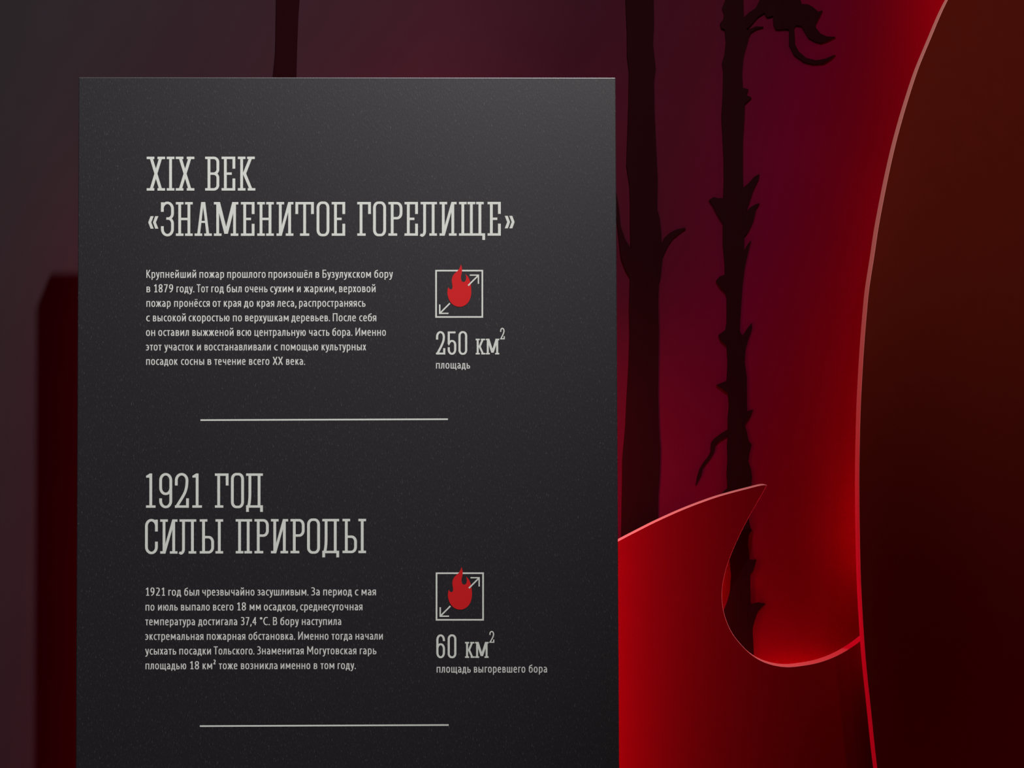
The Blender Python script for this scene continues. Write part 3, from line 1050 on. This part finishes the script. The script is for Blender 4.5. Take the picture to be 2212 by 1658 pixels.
def word(text, x0, x1, yb, h):
    """letters of one word set between photo columns x0 and x1 on baseline yb with x-height h"""
    pen = 0.0
    seq = []
    for i, ch in enumerate(text):
        if ch not in GLYPHS:
            GLYPHS[ch] = text_glyph(ch)
        pts, tri, w, L_, R_ = GLYPHS[ch]
        if i:
            pen += L_
        seq.append((ch, pen))
        pen += w
        if i < len(text) - 1:
            pen += R_
    total = pen
    kx = (x1 - x0) / total
    items = []
    for ch, px in seq:
        pts, tri = GLYPHS[ch][:2]
        items.append(([(x0 + (px + a) * kx, yb - b_ * h) for a, b_ in pts], tri))
    return items, kx




def text_lines(name, parent, lines, ux0, su, h, tilt):
    """lines: (baseline, [(word, u0, u1), ...]); u are columns of the enlarged study, mapped by x = ux0 + u / su"""
    root = None
    for yb, words in lines:
        items = []
        for wd, u0, u1 in words:
            a, b_ = ux0 + u0 / su, ux0 + u1 / su
            it, kx = word(wd, a, b_, yb - tilt * ((a + b_) / 2 - 315), h)
            items += it
        print_mesh(name, items, cream_ink, parent)


text_lines('paragraph_lettering', stand, [
    (599.9, [('Крупнейший', 100, 510), ('пожар', 537, 740), ('прошлого', 766, 1082), ('произошёл', 1106, 1465), ('в', 1493, 1524), ('Бузулукском', 1551, 1950), ('бору', 1978, 2130)]),
    (631.1, [('в', 101, 132), ('1879', 162, 320), ('году.', 348, 495), ('Тот', 515, 611), ('год', 635, 738), ('был', 762, 885), ('очень', 912, 1098), ('сухим', 1120, 1310),
             ('и', 1341, 1371), ('жарким,', 1397, 1664), ('верховой', 1688, 1988)]),
    (662.4, [('пожар', 100, 300), ('пронёсся', 329, 622), ('от', 646, 713), ('края', 738, 880), ('до', 904, 982), ('края', 1011, 1153), ('леса,', 1176, 1335), ('распространяясь', 1358, 1905)]),
    (693.8, [('с', 98, 128), ('высокой', 154, 425), ('скоростью', 448, 785), ('по', 813, 887), ('верхушкам', 914, 1272), ('деревьев.', 1295, 1612), ('После', 1636, 1826), ('себя', 1853, 1994)]),
    (725.2, [('он', 97, 172), ('оставил', 198, 450), ('выжженой', 479, 818), ('всю', 847, 963), ('центральную', 991, 1413), ('часть', 1440, 1608), ('бора.', 1632, 1797), ('Именно', 1823, 2073)]),
    (756.6, [('этот', 96, 225), ('участок', 248, 489), ('и', 517, 549), ('восстанавливали', 579, 1125), ('с', 1152, 1182), ('помощью', 1209, 1516), ('культурных', 1544, 1910)]),
    (787.8, [('посадок', 98, 358), ('сосны', 385, 576), ('в', 604, 635), ('течение', 660, 917), ('всего', 946, 1113), ('ХХ', 1140, 1225), ('века.', 1251, 1408)]),
], 290, 3.814, 12.35, 0.0006)
text_lines('paragraph_lettering', stand, [
    (1286.0, [('1921', 94, 253), ('год', 281, 386), ('был', 412, 535), ('чрезвычайно', 561, 990), ('засушливым.', 1015, 1435), ('За', 1457, 1528), ('период', 1557, 1793), ('с', 1818, 1846), ('мая', 1873, 1991)]),
    (1318.2, [('по', 93, 166), ('июль', 196, 358), ('выпало', 385, 622), ('всего', 649, 817), ('18', 846, 920), ('мм', 951, 1042), ('осадков,', 1068, 1345), ('среднесуточная', 1367, 1880)]),
    (1349.9, [('температура', 91, 500), ('достигала', 527, 848), ('37,4', 878, 1006), ('°С.', 1035, 1117), ('В', 1143, 1177), ('бору', 1204, 1355), ('наступила', 1381, 1705)]),
    (1381.6, [('экстремальная', 90, 570), ('пожарная', 598, 915), ('обстановка.', 942, 1325), ('Именно', 1351, 1600), ('тогда', 1625, 1795), ('начали', 1823, 2048)]),
    (1413.2, [('усыхать', 90, 346), ('посадки', 371, 632), ('Тольского.', 655, 990), ('Знаменитая', 1012, 1396), ('Могутовская', 1425, 1830), ('гарь', 1858, 1995)]),
    (1445.0, [('площадью', 93, 428), ('18', 458, 534), ('км²', 563, 672), ('тоже', 697, 850), ('возникла', 879, 1180), ('именно', 1206, 1450), ('в', 1479, 1508), ('том', 1535, 1648), ('году.', 1676, 1825)]),
], 290, 3.814, 12.4, 0.0016)
text_lines('caption_lettering', stand, [(796.0, [('площадь', 257, 708)])], 900, 6.14, 11.9, 0.0004)
text_lines('caption_lettering', stand, [(1452.9, [('площадь', 256, 692), ('выгоревшего', 733, 1390), ('бора', 1435, 1668)])], 900, 5.922, 12.4, 0.0012)

# ---- divider rules
for (xa, ya, xb, yb, w) in ((433, 907.0, 967.6, 905.0, 3.4), (431.6, 1567.6, 969.2, 1565.2, 3.4)):
    print_mesh('divider_line', [([(xa, ya + w / 2), (xb, yb + w / 2), (xb, yb - w / 2), (xa, ya - w / 2)], [(0, 1, 2, 3)])], white_ink, stand)

# ---- pictograms: square frame, flame, two arrows
FLAME_UV = [(588, 128), (598, 160), (603, 200), (598, 245), (589, 285), (590, 325), (601, 352), (622, 361), (644, 351), (655, 326), (656, 290), (647, 256),
            (668, 275), (690, 306), (706, 345), (717, 390), (723, 440), (725, 500), (718, 552), (702, 600), (676, 641), (640, 670), (605, 686), (572, 690),
            (535, 686), (500, 672), (468, 648), (440, 613), (420, 570), (409, 520), (409, 478), (415, 446), (422, 428), (433, 449), (450, 459), (466, 456), (475, 436),
            (474, 400), (467, 358), (468, 322), (478, 286), (497, 256), (522, 232), (550, 206), (572, 170)]
SHARP = {0, 11, 32}


def flame_outline():
    out = []
    cuts = sorted(SHARP) + [len(FLAME_UV)]
    for a, b_ in zip(cuts[:-1], cuts[1:]):
        seg = [FLAME_UV[i % len(FLAME_UV)] for i in range(a, b_ + 1)]
        out += smooth_path(seg, 4)[:-1]
    return out


def uv_bar(p, q, w):
    a, b_ = Vector(p), Vector(q)
    d = (b_ - a).normalized()
    n_ = Vector((-d.y, d.x)) * w / 2
    return [tuple(a + n_), tuple(b_ + n_), tuple(b_ - n_), tuple(a - n_)]


for dx, dy, k, tilt in ((0, 0, 1.0, 0.0006), (1.0, 653.2, 1.006, 0.0010)):
    def px(p):
        x, y = 940.2 + (p[0] - 247) / 6.14 * k, 582.6 + (p[1] - 200) / 6.14 * k
        return (x + dx, y + dy - tilt * (x - 940))

    def pr(name, polys, mat, parent, depth):
        pts, tri = union2d(polys)
        return print_mesh(name, [([px(p) for p in pts], tri)], mat, parent, depth)
    fr_ = pr('pictogram', [rect(247, 200, 882, 221), rect(247, 814, 882, 835), rect(247, 200, 269, 835), rect(861, 200, 882, 835)], white_ink, stand, PRINT_Y)
    fr_['label'] = 'square line pictogram of a spreading fire'
    fl = pr('flame_symbol', [flame_outline()], red_ink, fr_, PRINT_Y - 0.00006)
    fl['label'] = 'red flame symbol'
    pr('arrow', [uv_bar((684, 408), (820, 272), 19), rect(705, 262, 828, 279), rect(811, 262, 828, 386)], white_ink, fr_, PRINT_Y - 0.00012)
    pr('arrow', [uv_bar((441, 643), (305, 779), 19), rect(297, 768, 423, 786), rect(297, 659, 316, 786)], white_ink, fr_, PRINT_Y - 0.00012)
